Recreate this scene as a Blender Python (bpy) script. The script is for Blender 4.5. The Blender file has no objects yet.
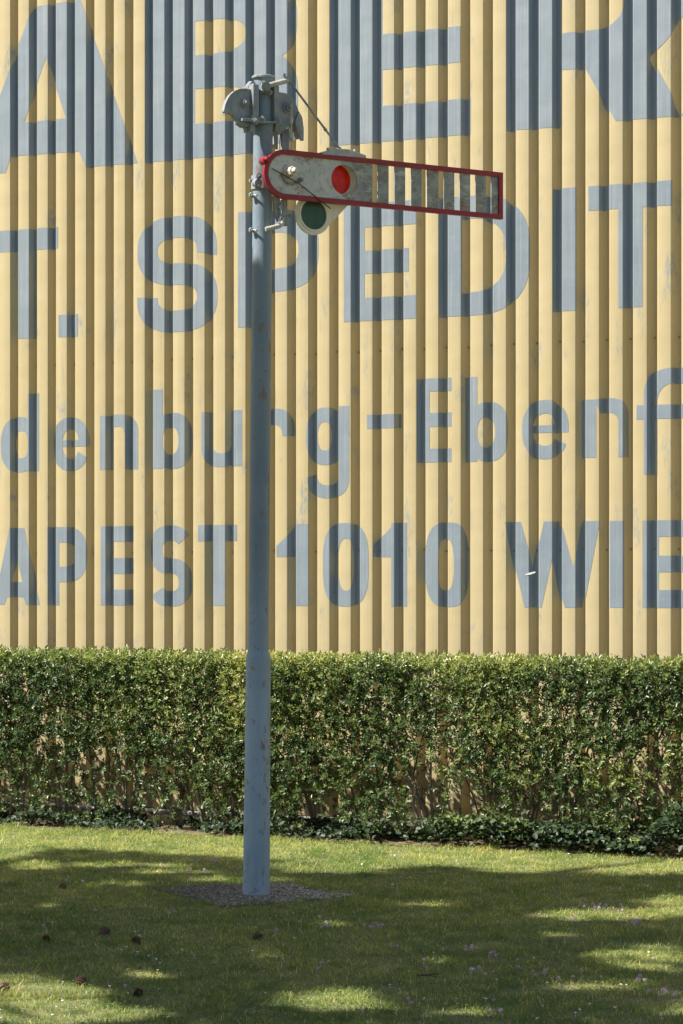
import bpy, math, random
import numpy as np
from mathutils import Vector, Matrix
random.seed(7); rng = np.random.default_rng(7)
R = math.radians
scene = bpy.context.scene
C = scene.collection

# ------------------------------------------------------------------ camera, sky, sun, exposure
F = 2400.0; HY = 581.0; CAMH = 1.6          # focal length in pixels, horizon row, eye height
cam = bpy.data.cameras.new('camera'); co = bpy.data.objects.new('camera', cam); C.objects.link(co)
cam.sensor_fit = 'VERTICAL'; cam.sensor_height = 24; cam.sensor_width = 24
cam.lens = F/1024*24; cam.shift_y = (HY-512)/1024
cam.clip_start = .1; cam.clip_end = 800
co.location = (0, 0, CAMH); co.rotation_euler = (R(90), 0, 0)
scene.camera = co
SUN_EL = R(48); SUN_B = R(76)               # elevation, angle to the left of straight-behind-the-camera
SD = Vector((-math.sin(SUN_B)*math.cos(SUN_EL), -math.cos(SUN_B)*math.cos(SUN_EL), math.sin(SUN_EL)))
w = bpy.data.worlds.new('World'); scene.world = w; w.use_nodes = True
wn = w.node_tree.nodes; wl = w.node_tree.links
sky = wn.new('ShaderNodeTexSky'); sky.sky_type = 'NISHITA'; sky.sun_disc = False
sky.sun_elevation = SUN_EL; sky.sun_rotation = math.atan2(SD.x, SD.y) % (2*math.pi)
wl.new(sky.outputs[0], wn['Background'].inputs[0]); wn['Background'].inputs[1].default_value = .066
sl = bpy.data.lights.new('sun', 'SUN'); so = bpy.data.objects.new('sun', sl); C.objects.link(so)
sl.energy = 5.0; sl.angle = R(.53); sl.color = (1, .945, .85)
so.rotation_euler = SD.to_track_quat('Z', 'Y').to_euler(); so.location = (-20, -2, 20)
scene.view_settings.view_transform = 'Standard'; scene.view_settings.look = 'None'
scene.view_settings.exposure = 1.06; scene.view_settings.gamma = 1
scene.render.engine = 'CYCLES'

# ------------------------------------------------------------------ helpers
def tag(o, label=None, cat=None, group=None, kind=None):
    if label: o['label'] = label
    if cat: o['category'] = cat
    if group: o['group'] = group
    if kind: o['kind'] = kind
    return o
def empty(name, loc=(0, 0, 0), rz=0):
    o = bpy.data.objects.new(name, None); C.objects.link(o)
    o.location = loc; o.rotation_euler = (0, 0, rz); o.empty_display_size = .2
    return o
class MB:
    def __init__(s): s.v = []; s.f = []
    def add(s, vs, fs):
        b = len(s.v); s.v += [tuple(p) for p in vs]; s.f += [tuple(b+i for i in f) for f in fs]
    def tube(s, pts, rad, n=12, cap=True):
        pts = [Vector(p) for p in pts]
        if not hasattr(rad, '__len__'): rad = [rad]*len(pts)
        vs = []; fs = []; ref = None
        for i, p in enumerate(pts):
            t = (pts[min(i+1, len(pts)-1)]-pts[max(i-1, 0)]).normalized()
            if ref is None:
                ref = t.orthogonal().normalized()
            ref = (ref - t*ref.dot(t)).normalized(); b = t.cross(ref)
            for k in range(n):
                a = 2*math.pi*k/n; vs.append(p + (ref*math.cos(a)+b*math.sin(a))*rad[i])
        for i in range(len(pts)-1):
            for k in range(n):
                k2 = (k+1) % n; fs.append((i*n+k, i*n+k2, (i+1)*n+k2, (i+1)*n+k))
        if cap: fs.append(tuple(range(n))[::-1]); fs.append(tuple((len(pts)-1)*n+k for k in range(n)))
        s.add(vs, fs)
    def box(s, c, sx, sy, sz, M=None):
        vs = [Vector((x*sx/2, y*sy/2, z*sz/2)) for x in (-1, 1) for y in (-1, 1) for z in (-1, 1)]
        if M is not None: vs = [M @ v for v in vs]
        s.add([Vector(c)+v for v in vs], [(0, 1, 3, 2), (4, 6, 7, 5), (0, 4, 5, 1), (2, 3, 7, 6), (0, 2, 6, 4), (1, 5, 7, 3)])
    def loft(s, a, b, holes=()):            # prism between two matching rings
        n = len(a); s.add(list(a)+list(b), [tuple(range(n))[::-1], tuple(range(n, 2*n))] + [(i, (i+1) % n, n+(i+1) % n, n+i) for i in range(n)])
    def build(s, name, m, parent=None, smooth=False, bevel=0):
        me = bpy.data.meshes.new(name); me.from_pydata(s.v, [], s.f); me.update()
        import bmesh
        bm = bmesh.new(); bm.from_mesh(me); bmesh.ops.recalc_face_normals(bm, faces=bm.faces); bm.to_mesh(me); bm.free()
        return finish(name, me, m, parent, smooth, bevel)
def finish(name, me, m, parent=None, smooth=False, bevel=0):
    if m: me.materials.append(m)
    o = bpy.data.objects.new(name, me); C.objects.link(o)
    if parent: o.parent = parent
    if smooth: me.polygons.foreach_set('use_smooth', [True]*len(me.polygons))
    if smooth == 'auto' or bevel:
        me.polygons.foreach_set('use_smooth', [True]*len(me.polygons))
        try: me.set_sharp_from_angle(angle=R(38))
        except Exception: pass
    if bevel:
        b = o.modifiers.new('bevel', 'BEVEL'); b.width = bevel; b.segments = 2; b.limit_method = 'ANGLE'; b.angle_limit = R(40)
    return o
def np_mesh(name, verts, faces, attrs=None):     # verts (N,3), faces (M,k)
    me = bpy.data.meshes.new(name); k = faces.shape[1]
    me.vertices.add(len(verts)); me.vertices.foreach_set('co', verts.astype(np.float32).ravel())
    me.loops.add(faces.size); me.loops.foreach_set('vertex_index', faces.astype(np.int32).ravel())
    me.polygons.add(len(faces)); me.polygons.foreach_set('loop_start', np.arange(0, faces.size, k, dtype=np.int32))
    me.polygons.foreach_set('loop_total', np.full(len(faces), k, dtype=np.int32))
    me.update(calc_edges=True)
    for nm, arr in (attrs or {}).items():
        a = me.attributes.new(nm, 'FLOAT', 'POINT'); a.data.foreach_set('value', arr.astype(np.float32))
    return me

class NT:                                         # tiny node builder
    def __init__(s, name):
        s.m = bpy.data.materials.new(name); s.m.use_nodes = True; s.t = s.m.node_tree; s.n = s.t.nodes
        s.b = s.n['Principled BSDF']; s.out = s.n['Material Output']
        s.tc = s.n.new('ShaderNodeTexCoord')
    def L(s, a, b): s.t.links.new(a, b)
    def noise(s, scale=5, stretch=None, detail=4, rough=.55, coord='Object', loc=(0, 0, 0)):
        mp = s.n.new('ShaderNodeMapping'); s.L(s.tc.outputs[coord], mp.inputs[0])
        mp.inputs['Scale'].default_value = stretch or (1, 1, 1); mp.inputs['Location'].default_value = loc
        nz = s.n.new('ShaderNodeTexNoise'); s.L(mp.outputs[0], nz.inputs['Vector'])
        nz.inputs['Scale'].default_value = scale; nz.inputs['Detail'].default_value = detail; nz.inputs['Roughness'].default_value = rough
        return nz.outputs['Fac']
    def ramp(s, fac, a, b, va=0., vb=1.):
        r = s.n.new('ShaderNodeMapRange'); r.clamp = True
        s.L(fac, r.inputs[0])
        for i, v in zip((1, 2, 3, 4), (a, b, va, vb)): r.inputs[i].default_value = v
        return r.outputs[0]
    def mix(s, fac, a, b, mode='MIX'):
        x = s.n.new('ShaderNodeMix'); x.data_type = 'RGBA'; x.blend_type = mode
        for sock, v in ((x.inputs[0], fac), (x.inputs[6], a), (x.inputs[7], b)):
            if hasattr(v, 'links'): s.L(v, sock)
            elif isinstance(v, (int, float)): sock.default_value = v
            else: sock.default_value = (*v, 1)
        return x.outputs[2]
    def math(s, op, a, b=0.):
        x = s.n.new('ShaderNodeMath'); x.operation = op
        for i, v in enumerate((a, b)):
            if hasattr(v, 'links'): s.L(v, x.inputs[i])
            else: x.inputs[i].default_value = v
        return x.outputs[0]
    def attr(s, nm):
        a = s.n.new('ShaderNodeAttribute'); a.attribute_name = nm; return a.outputs['Fac']
    def bump(s, h, strength=.3, dist=.01, prev=None):
        b = s.n.new('ShaderNodeBump'); b.inputs['Strength'].default_value = strength; b.inputs['Distance'].default_value = dist
        s.L(h, b.inputs['Height'])
        if prev: s.L(prev, b.inputs['Normal'])
        return b.outputs[0]
    def done(s, col, rough=.6, normal=None, metal=0., spec=.5):
        if hasattr(col, 'links'): s.L(col, s.b.inputs['Base Color'])
        else: s.b.inputs['Base Color'].default_value = (*col, 1)
        if hasattr(rough, 'links'): s.L(rough, s.b.inputs['Roughness'])
        else: s.b.inputs['Roughness'].default_value = rough
        s.b.inputs['Metallic'].default_value = metal; s.b.inputs['Specular IOR Level'].default_value = spec
        if normal: s.L(normal, s.b.inputs['Normal'])
        return s.m

def painted_metal(name, col, col2, rust=.5, rustcol=(.16, .075, .03), rough=.5, scale=9, dark=None, bumpy=.25):
    t = NT(name)
    c = t.mix(t.ramp(t.noise(scale), .3, .7), col, col2)
    c = t.mix(t.ramp(t.noise(scale*3.3, (1, 1, .35), 6, .65, loc=(3, 1, 2)), .5, .75, 0, .5), c, dark or tuple(x*.5 for x in col))
    if rust: c = t.mix(t.ramp(t.noise(scale*1.9, (1, 1, .5), 8, .7, loc=(7, 3, 1)), .71-.18*rust, .80-.12*rust, 0, .9), c, rustcol)
    return t.done(c, t.ramp(t.noise(scale*2), .3, .7, rough-.1, rough+.15), t.bump(t.noise(60, detail=6), bumpy, .004))

def px_ground(x, y):
    Y = F*CAMH/(y-HY); return (x-341.5)*Y/F, Y

# ------------------------------------------------------------------ materials
YEL = (.43, .350, .196); YEL2 = (.47, .386, .222)
def clad_base(t):
    c = t.mix(t.ramp(t.noise(1.0, (6.3, 0, .12), 2, loc=(2, 0, 5)), .35, .65), YEL, YEL2)
    c = t.mix(t.ramp(t.noise(1.0, (1.3, 0, .9), 4), .35, .7, 0, .45), c, (.415, .335, .175))
    c = t.mix(t.ramp(t.noise(1.0, (38, 0, 1.4), 5, .7, loc=(9, 0, 0)), .56, .80, 0, .40), c, (.36, .29, .16))     # run-off streaks
    c = t.mix(t.ramp(t.noise(1.0, (75, 4, .5), 3), .62, .8, 0, .25), c, (.42, .31, .12))
    sm = t.math('MULTIPLY', t.ramp(t.noise(1.0, (9, 0, 2.2), 3, .6, loc=(4, 0, 8)), .57, .68), t.ramp(t.noise(1.0, (70, 0, 18), 6, .7), .42, .6))
    c = t.mix(t.math('MULTIPLY', sm, .85), c, (.20, .24, .26))           # old scuffs of blue-grey paint
    return c
def clad_bump(t):
    w_ = t.n.new('ShaderNodeTexWave'); w_.wave_type = 'BANDS'; w_.bands_direction = 'X'; w_.inputs['Scale'].default_value = 31
    t.L(t.tc.outputs['Object'], w_.inputs['Vector'])
    n1 = t.bump(w_.outputs['Fac'], .35, .0012)
    n2 = t.bump(t.noise(1.0, (3, 3, 5), 2, .4), .30, .018, n1)
    return t.bump(t.noise(1.0, (14, 6, 3), 2, .5, loc=(0, 3, 1)), .15, .006, n2)
t = NT('yellow_cladding'); M_CLAD = t.done(clad_base(t), t.ramp(t.noise(3), .3, .7, .42, .6), clad_bump(t))
t = NT('blue_grey_lettering')
lc = t.mix(t.ramp(t.noise(1.0, (6, 0, 1.2), 4), .3, .7), (.160, .203, .250), (.205, .242, .28))
lc = t.mix(t.ramp(t.noise(1.0, (45, 0, 1.5), 5, .7, loc=(1, 0, 3)), .5, .8, 0, .6), lc, (.33, .35, .35))
wear = t.math('MULTIPLY', t.ramp(t.noise(1.0, (80, 0, 20), 7, .75, loc=(5, 0, 2)), .60, .69), .65)
lc = t.mix(wear, lc, YEL)
M_LET = t.done(lc, t.ramp(t.noise(4), .3, .7, .46, .56), clad_bump(t), 0, .85)
M_CONC = painted_metal('concrete_plinth', (.52, .50, .45), (.42, .39, .34), 0, rough=.9, scale=5)
M_GALV = painted_metal('roof_trim_metal', (.25, .27, .28), (.3, .31, .32), 0, rough=.45)
M_SCREW = painted_metal('screw_metal', (.16, .13, .08), (.24, .19, .11), .4, rough=.5)
t = NT('blue_post_paint')                          # paler foot, darker above: grass bounce and lost skylight painted into the colour
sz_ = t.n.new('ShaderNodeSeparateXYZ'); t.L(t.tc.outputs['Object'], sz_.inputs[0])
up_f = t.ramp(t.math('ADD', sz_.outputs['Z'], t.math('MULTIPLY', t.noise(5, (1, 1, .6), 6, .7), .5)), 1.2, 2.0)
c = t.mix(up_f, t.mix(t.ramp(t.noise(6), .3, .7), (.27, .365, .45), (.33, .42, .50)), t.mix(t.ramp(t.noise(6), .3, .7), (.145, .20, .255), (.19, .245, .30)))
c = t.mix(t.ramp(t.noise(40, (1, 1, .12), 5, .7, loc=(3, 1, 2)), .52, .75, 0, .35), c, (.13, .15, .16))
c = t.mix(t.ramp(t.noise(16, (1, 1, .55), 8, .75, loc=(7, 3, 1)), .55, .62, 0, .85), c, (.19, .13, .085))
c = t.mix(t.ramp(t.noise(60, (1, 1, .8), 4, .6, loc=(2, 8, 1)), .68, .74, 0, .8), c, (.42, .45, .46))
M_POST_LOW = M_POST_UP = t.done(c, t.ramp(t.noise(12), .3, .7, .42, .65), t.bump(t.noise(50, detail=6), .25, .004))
M_HEAD = painted_metal('blue_grey_cast_iron', (.185, .215, .245), (.31, .33, .34), .85, (.15, .10, .06), .5, 14)
M_STEEL = painted_metal('bare_steel', (.48, .47, .43), (.36, .35, .32), .5, (.2, .11, .06), .4, 30)
M_RED = painted_metal('red_border_paint', (.23, .009, .018), (.30, .012, .020), .35, (.10, .03, .02), .45, 22, dark=(.09, .010, .012))
M_CREAM = painted_metal('cream_spectacle_paint', (.70, .66, .54), (.76, .72, .60), .35, (.28, .2, .1), .5, 12, dark=(.4, .36, .26))
t = NT('weathered_arm_enamel')                     # whitish enamel at the pivot, weathered dark lichen grey towards the tip
sx = t.n.new('ShaderNodeSeparateXYZ'); t.L(t.tc.outputs['Object'], sx.inputs[0])
g = t.ramp(t.math('ADD', sx.outputs['X'], t.math('MULTIPLY', t.noise(9), .16)), .36, .50)
c = t.mix(g, t.mix(t.ramp(t.noise(12), .3, .7), (.55, .56, .53), (.42, .44, .42)), t.mix(t.ramp(t.noise(16, (1, 1, 1)), .35, .65), (.31, .33, .32), (.19, .205, .20)))
c = t.mix(t.ramp(t.noise(30, (1, 1, .8), 7, .75, loc=(3, 3, 3)), .53, .62, 0, .55), c, (.13, .10, .06))
c = t.mix(t.ramp(t.noise(9, (.6, 1, 1), 8, .8, loc=(1, 9, 3)), .54, .62, 0, .85), c, (.20, .10, .045))
c = t.mix(t.ramp(t.noise(26, (.3, 1, 1), 6, .7, loc=(8, 1, 3)), .56, .64, 0, .7), c, (.52, .52, .47))
M_ARM = t.done(c, .55, t.bump(t.noise(50, detail=7), .4, .004))
t = NT('red_signal_glass')
rc_ = t.mix(t.ramp(t.noise(20), .35, .7), (.86, .050, .014), (.66, .030, .010)); t.done(rc_, .25)
tr_ = t.n.new('ShaderNodeBsdfTranslucent'); t.L(rc_, tr_.inputs[0]); ms_ = t.n.new('ShaderNodeMixShader'); ms_.inputs[0].default_value = .45
t.L(t.b.outputs[0], ms_.inputs[1]); t.L(tr_.outputs[0], ms_.inputs[2]); t.L(ms_.outputs[0], t.out.inputs[0]); M_RGL = t.m
t = NT('green_signal_glass')
M_GGL = t.done(t.mix(t.ramp(t.noise(20), .35, .7), (.018, .062, .028), (.028, .085, .04)), .35)

def leaf_mat(name, a, b, c, rough=.38, trans=.25, yel=None):
    t = NT(name); v = t.attr('var')
    col = t.mix(t.ramp(v, 0, .55), a, b); col = t.mix(t.ramp(v, .6, 1.), col, c)
    if yel: col = t.mix(t.ramp(v, 1.02, 1.9), col, yel)
    m = t.done(col, rough, None, 0, .5)
    tr = t.n.new('ShaderNodeBsdfTranslucent'); t.L(t.mix(1., col, (1.5, 1.6, .7), 'MULTIPLY'), tr.inputs[0])
    ms = t.n.new('ShaderNodeMixShader'); ms.inputs[0].default_value = trans
    t.L(t.b.outputs[0], ms.inputs[1]); t.L(tr.outputs[0], ms.inputs[2]); t.L(ms.outputs[0], t.out.inputs[0])
    return m
M_LEAF = leaf_mat('privet_leaf', (.048, .084, .032), (.105, .15, .050), (.25, .285, .085), .36, .25, (.42, .37, .13))
M_IVY = leaf_mat('ivy_leaf', (.014, .032, .010), (.032, .062, .016), (.11, .16, .04), .55, .15)
M_TREELEAF = leaf_mat('tree_leaf', (.03, .06, .02), (.045, .08, .025), (.06, .11, .03), .45, .2)
M_GRASS = leaf_mat('grass_blade', (.085, .16, .040), (.21, .265, .068), (.44, .42, .145), .6, .4, (.78, .68, .40))
M_BARK = painted_metal('grey_brown_bark', (.17, .13, .095), (.24, .19, .14), 0, rough=.9, scale=18, bumpy=.6)
t = NT('soil')
c = t.mix(t.ramp(t.noise(14, detail=8, rough=.7), .35, .65), (.11, .085, .05), (.19, .145, .08))
c = t.mix(t.ramp(t.noise(70, detail=3), .55, .68, 0, .8), c, (.30, .20, .09))
M_SOIL = t.done(c, .95, t.bump(t.noise(40, detail=8), .8, .02))
t = NT('lawn_ground')
c = t.mix(t.ramp(t.noise(2.2, detail=6, rough=.65), .35, .65), (.12, .15, .05), (.26, .25, .11))
c = t.mix(t.ramp(t.noise(60, detail=4), .5, .66, 0, .8), c, (.48, .40, .20))
M_LAWN = t.done(c, .95, t.bump(t.noise(120, detail=6), .9, .02))
t = NT('gravel_bed')
vo = t.n.new('ShaderNodeTexVoronoi'); vo.inputs['Scale'].default_value = 70; t.L(t.tc.outputs['Object'], vo.inputs['Vector'])
c = t.mix(t.ramp(t.noise(5, detail=5), .35, .65), (.08, .07, .055), (.24, .21, .17))
M_GRAV = t.done(c, .95, t.bump(vo.outputs['Distance'], .9, .012))
t = NT('gravel_chip'); M_CHIP = t.done(t.mix(t.ramp(t.attr('var'), 0, 1), (.15, .13, .10), (.66, .60, .51)), .9)
t = NT('pine_cone_scale'); M_CONE = t.done(t.mix(t.ramp(t.noise(40), .3, .7), (.08, .045, .028), (.19, .11, .06)), .8)
t = NT('clover_blossom'); M_PINK = t.done(t.mix(t.ramp(t.noise(300), .3, .7), (.62, .32, .52), (.82, .60, .74)), .8)
t = NT('daisy_petal'); M_WHITE = t.done((.72, .72, .66), .8)
t = NT('dry_twig'); M_TWIG = t.done((.09, .055, .035), .9)

# ------------------------------------------------------------------ ground
mb = MB(); mb.add([(-250, -250, 0), (250, -250, 0), (250, 250, 0), (-250, 250, 0)], [(0, 1, 2, 3)])
tag(mb.build('lawn_ground', M_LAWN), kind='structure')
K = 2.0e-4; TH = math.atan(K*F); cT, sT = math.cos(TH), math.sin(TH); WZ = 15.9
WS = F/WZ                                            # wall scale (px per metre) at the centre column
def s_of(x):  xp = x-341.5; return xp*WZ/(F*cT+xp*sT)
def h_of(y, x): return CAMH+(HY-y)/(WS*(1+K*(x-341.5)))
mb = MB()
mb.add([(-30, -1.14, .004), (30, -1.14, .004), (30, .0, .004), (-30, .0, .004)], [(0, 1, 2, 3)])
o = mb.build('soil_bed', M_SOIL); o.location = (0, WZ, 0); o.rotation_euler = (0, 0, -TH); tag(o, kind='structure')

# ------------------------------------------------------------------ the clad warehouse wall
P = 21.42*WZ/(F*cT); S0 = s_of(359.8)                # rib pitch; right lip of groove 17
DEP = .050; FL = .010; GW = .40*P; BV = .0034
WH = 8.2; ZB = .035
n0, n1 = -62, 60
prof = []                                            # (s, depth) polyline
for i in range(n0, n1):
    a = S0+i*P; b = a+P-GW
    prof += [(a+BV*.25, BV*.9), (a+BV*.9, BV*.25), (a+BV*2, 0), (b-BV*2, 0), (b-BV*.9, BV*.25), (b-BV*.25, BV*.9), (b+FL, DEP), (b+GW-FL, DEP)]
wh = empty('warehouse', (0, WZ, 0), -TH)
tag(wh, 'pale yellow corrugated metal warehouse wall with large faded blue grey lettering behind the hedge', 'building')
v = np.array([(s, d, z) for s, d in prof for z in (ZB, WH)])
idx = np.arange(len(prof)-1)*2
me = np_mesh('cladding', v, np.stack([idx, idx+2, idx+3, idx+1], 1))
finish('cladding', me, M_CLAD, wh)
x0w, x1w = prof[0][0], prof[-1][0]
mb = MB()
mb.add([(x0w, .05, WH), (x1w, .05, WH), (x1w, 14, WH), (x0w, 14, WH)], [(0, 1, 2, 3)])
mb.build('roof', M_GALV, wh)
mb = MB()
for xx in (x0w, x1w-.05): mb.box((xx+.025, 7.03, WH/2), .05, 13.9, WH)
mb.box(((x0w+x1w)/2, 13.97, WH/2), x1w-x0w-.12, .05, WH); mb.build('rear_wall', M_CLAD, wh)
mb = MB(); mb.box(((x0w+x1w)/2, .02, WH+.06), x1w-x0w+.1, .16, .12); mb.build('roof_trim', M_GALV, wh)
mb = MB(); mb.box(((x0w+x1w)/2, .045, .016), x1w-x0w, .19, .032); mb.build('plinth', M_CONC, wh, bevel=.008)
mb = MB(); mb.tube([(0, 0, 0), (0, -.002, 0)], .007, 10); mb.tube([(0, -.002, 0), (0, -.007, 0)], .0042, 6)
sc_me = None
for hh in (1.80, 3.12):
    for i in range(-17, 17):
        pos = (S0+i*P-FL-.018, DEP-.001, hh+random.uniform(-.006, .006))
        if sc_me is None: sc = mb.build('screw', M_SCREW, wh); sc_me = sc
        else: sc = sc_me.copy(); C.objects.link(sc); sc.parent = wh
        sc.location = pos

# lettering: glyph outlines measured on the wall face -> (g, h) polygons; laid on the ribs as paint
def rr(x0, x1, y0, y1, n=2.6, a0=0, a1=360, st=0, k=40):      # outer rounded outline points
    cx, cy, rx, ry = (x0+x1)/2, (y0+y1)/2, (x1-x0)/2, (y1-y0)/2; out = []
    for i in range(k+1):
        a = R(a0+(a1-a0)*i/k); c_, s_ = math.cos(a), math.sin(a)
        out.append((cx+rx*math.copysign(abs(c_)**(2/n), c_), cy-ry*math.copysign(abs(s_)**(2/n), s_)))
    return out
def rect(x0, x1, y0, y1): return [(x0, y0), (x1, y0), (x1, y1), (x0, y1)]
def ring(o, i, n=2.6, ni=None): return [rr(*o, n=n)[:-1], rr(*i, n=ni or n)[:-1]]
def arc(o, i, a0, a1, n=2.6, ni=None): return [rr(*o, n=n, a0=a0, a1=a1) + rr(*i, n=ni or n, a0=a0, a1=a1)[::-1]]
def gE(x0, xs, x1, ys, xm=None): return [[rect(x0, xs, ys[0], ys[-1])]] + [[rect(xs-.2, (xm if (xm and j == 1) else x1), ys[2*j], ys[2*j+1])] for j in range(3)]
def gS(x0, x1, y0, y1, sw, sh, yt, yb):
    m = (y0+y1)/2+.0
    up = ((x0+.4, x1-.6, y0, m+sh/2), (x0+sw, x1-sw, y0+sh, m-sh/2)); lo = ((x0, x1, m-sh/2, y1), (x0+sw, x1-sw, m+sh/2, y1-sh))
    return [arc(*up, yt, 270, 2.5), arc(*lo, 90, -180+yb, 2.5)]
glyphs = []                                            # (xm, [shape=[rings]], exact?)
def G(xm, shapes): glyphs.append((xm, shapes))
# row 1 (exact outlines)
G(None, [[[(32.4, 7), (80.6, -.5), (137.6, 163), (85.9, 167.2), (79, 151.3), (11.2, 156.3), (5.5, 173), (-45, 177.3), (-27, 170)], [(46, 56.7), (24.4, 122.5), (66, 118.2)]]])
yt, yb = -14, 157.8
G(200, [[rect(145, 195, yt, yb)],
        [rr(140, 297, yt, 73, 3.2, -90, 90)+[(194, yt), (194, 73)], rr(170, 246, 20.8, 55, 2.6, -90, 90)+[(194.9, 20.8), (194.9, 55)]],
        [rr(140, 298, 54.9, yb, 3.2, -90, 90)+[(194, 54.9), (194, yb)], rr(170, 252, 88.6, 123.4, 2.6, -90, 90)+[(194.9, 88.6), (194.9, 123.4)]]])
G(382.5, gE(329.8, 382.5, 470.8, (-36, -2, 34.4, 70, 106, 141.7), 460.2))
G(None, [[[(506.1, -60), (562.3, -66), (562.3, 126.6), (506.1, 130.8)]],
         [[(562, 33.3), (600, 29), (612, 24), (620, 16), (624.5, 5), (626, -12), (612, -30), (562, -32), (562, -66), (640, -66), (676, -55), (690, -20), (687, 8), (680, 22), (666, 41), (651, 56.5), (640, 63), (562, 70)]],
         [[(585.5, 69.0), (615.7, 121), (683.5, 115.5), (651, 56.5), (620, 58)]]])
# row 2
G(27, [[rect(-20, 58, 229, 250.5)], [rect(17.9, 35.6, 250, 338.4)]])
G(68, [[rect(58.5, 77.7, 314.4, 336.8)]])
G(177, gS(137.1, 217.5, 216.0, 332, 20.5, 21.6, -8, -2))
G(238, [[rect(238, 259.5, 212.4, 327.6)], [rr(220, 318.5, 212.4, 293.8, 3, -90, 90)+[(259, 212.4), (259, 293.8)], rr(250, 298.5, 235, 271, 2.6, -90, 90)+[(259.3, 235), (259.3, 271)]]])
G(365, gE(343.7, 364.8, 416.2, (203.6, 227.4, 250.6, 273.8, 297.8, 321), 408.8))
G(485, [[rect(439.1, 462.3, 194.6, 314.8)], [rr(410, 530.5, 194.6, 314.8, 2.6, -90, 90)+[(462, 194.6), (462, 314.8)], rr(430, 506.5, 217.5, 291.5, 2.5, -90, 90)+[(462.2, 217.5), (462.2, 291.5)]]])
G(565, [[rect(553, 576.4, 188, 311)]])
G(630, [[rect(588.4, 672.8, 183.2, 207.9)], [rect(618.4, 642.5, 207, 307.4)]])
# row 3
def g_e(x0, x1, y0, y1, sw, sh, b0, b1): return [arc((x0, x1, y0, y1), (x0+sw, x1-sw, y0+sh, y1-sh), 0, 332, 2.3), [rect(x0+sw-1, x1-.4, b0, b1)], [rect(x1-sw-.2, x1-.3, (y0+y1)/2-2, b1)]]
def g_n(x0, x1, y0, y1, sw, sh): return [[rect(x0, x0+sw, y0, y1)], arc((x0-2, x1, y0-1, y0+34), (x0+sw-2, x1-sw, y0-1+sh, y0+36), 0, 115, 2.4), [rect(x1-sw, x1, y0+15, y1)]]
G(20, [[rect(28, 39, 393.6, 471.5)], ring((.7, 38, 417, 472.3), (14.4, 28.2, 431, 458.3), 2.4, 2.4)])
G(70, g_e(52.3, 89, 417.2, 470.9, 10.2, 12, 440, 446.7))
G(119, g_n(100, 138.1, 415.3, 469.5, 13, 12))
G(172, [[rect(151.7, 162.6, 389.2, 468.4)], ring((153, 192.2, 412.7, 469), (162.5, 178.6, 427, 454.5), 2.4, 2.4)])
G(222, [[rect(201.4, 212.2, 411.5, 450)], [rect(231, 242, 410.5, 466.4)], arc((201.4, 240, 425, 467), (212.2, 231, 430, 453.3), 180, 362, 2.4)])
G(283, [[rect(257, 269, 408.5, 466)], arc((254, 296.2, 408.3, 463.6), (262, 282.5, 424, 448), 0, 140, 2.3)])
G(328, [[rect(339, 349.2, 406.5, 480)], ring((306, 346, 407.3, 465), (317.8, 332, 421.7, 450.4), 2.4, 2.4), arc((307, 349.2, 455, 498.2), (317, 339, 462, 485.2), 180, 360, 2.4)])
G(385, [[rect(367, 402.1, 414.2, 428.2)]])
G(434, gE(417, 429.6, 451.3, (378.2, 391.4, 412.8, 426.8, 448.6, 462.2)))
G(488, [[rect(466.5, 477.3, 376.3, 461.4)], ring((468, 509, 401.8, 461.6), (477.3, 494.9, 417, 447.5), 2.4, 2.4)])
G(545, g_e(522, 568.7, 399.8, 459.3, 12.4, 13.5, 425.3, 432.8))
G(607, g_n(584, 630.7, 399, 457.3, 12.2, 14.5))
G(658, [[rect(643.8, 657.5, 392, 474.3)], [rect(636.6, 694, 404.7, 418.8)], arc((643.8, 706, 368, 424), (657.5, 694, 383.5, 424), 70, 180, 2.4)])
# row 4
G(18, [[[(9.5, 527.9), (24.1, 527.9), (39.8, 604.8), (26.1, 604.8), (23.6, 597), (7, 597), (4.5, 604.8), (-6.2, 604.8)], [(16.7, 557.7), (10.9, 582), (22.6, 582)]]])
G(66, [[rect(47.3, 59.2, 526.9, 605.3)], [rr(42, 87.1, 526.9, 582.1, 2.6, -90, 90)+[(59, 526.9), (59, 582.1)], rr(50, 74.9, 542.3, 566.7, 2.4, -90, 90)+[(59.1, 542.3), (59.1, 566.7)]]])
G(117, gE(100.8, 113.2, 133.6, (526.1, 541.8, 558, 573.9, 589.6, 605.3)))
G(170, gS(149.5, 191.5, 525.4, 606.5, 12.6, 15.2, 30, 28))
G(217, [[rect(198, 237, 524.9, 541)], [rect(211.8, 225.1, 540, 605.8)]])
G(292, [[rect(295.5, 308.4, 524.1, 605.8)], [[(296, 524.1), (289, 534), (276.4, 546), (276.4, 556.8), (296, 556.8)]]])
G(345, ring2 := [ring((322.8, 368.7, 522.8, 606.6), (338.2, 353.9, 538.4, 590.6), 2.9, 2.6)])
G(390, [[rect(391.2, 406.8, 522.8, 606.5)], [[(394.6, 522.8), (386, 533), (373.2, 544.5), (373.2, 557), (392, 557)]]])
G(447, [ring((425.2, 470.2, 522.3, 607.1), (438, 453.8, 539, 590.6), 2.9, 2.6)])
q = lambda a: [(480+x/3.365, 500+y/3.365) for x, y in a]
G(552, [[q([(83, 72), (137, 72), (180, 228), (215, 72), (272, 72), (313, 228), (352, 72), (403, 72), (350, 362), (285, 362), (243, 195), (207, 362), (150, 362)])]])
G(617, [[rect(609.9, 624.7, 520.8, 607.6)]])
G(663, gE(642.6, 658.9, 686, (520.2, 536.6, 555.6, 572.2, 590, 607.9)))

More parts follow.
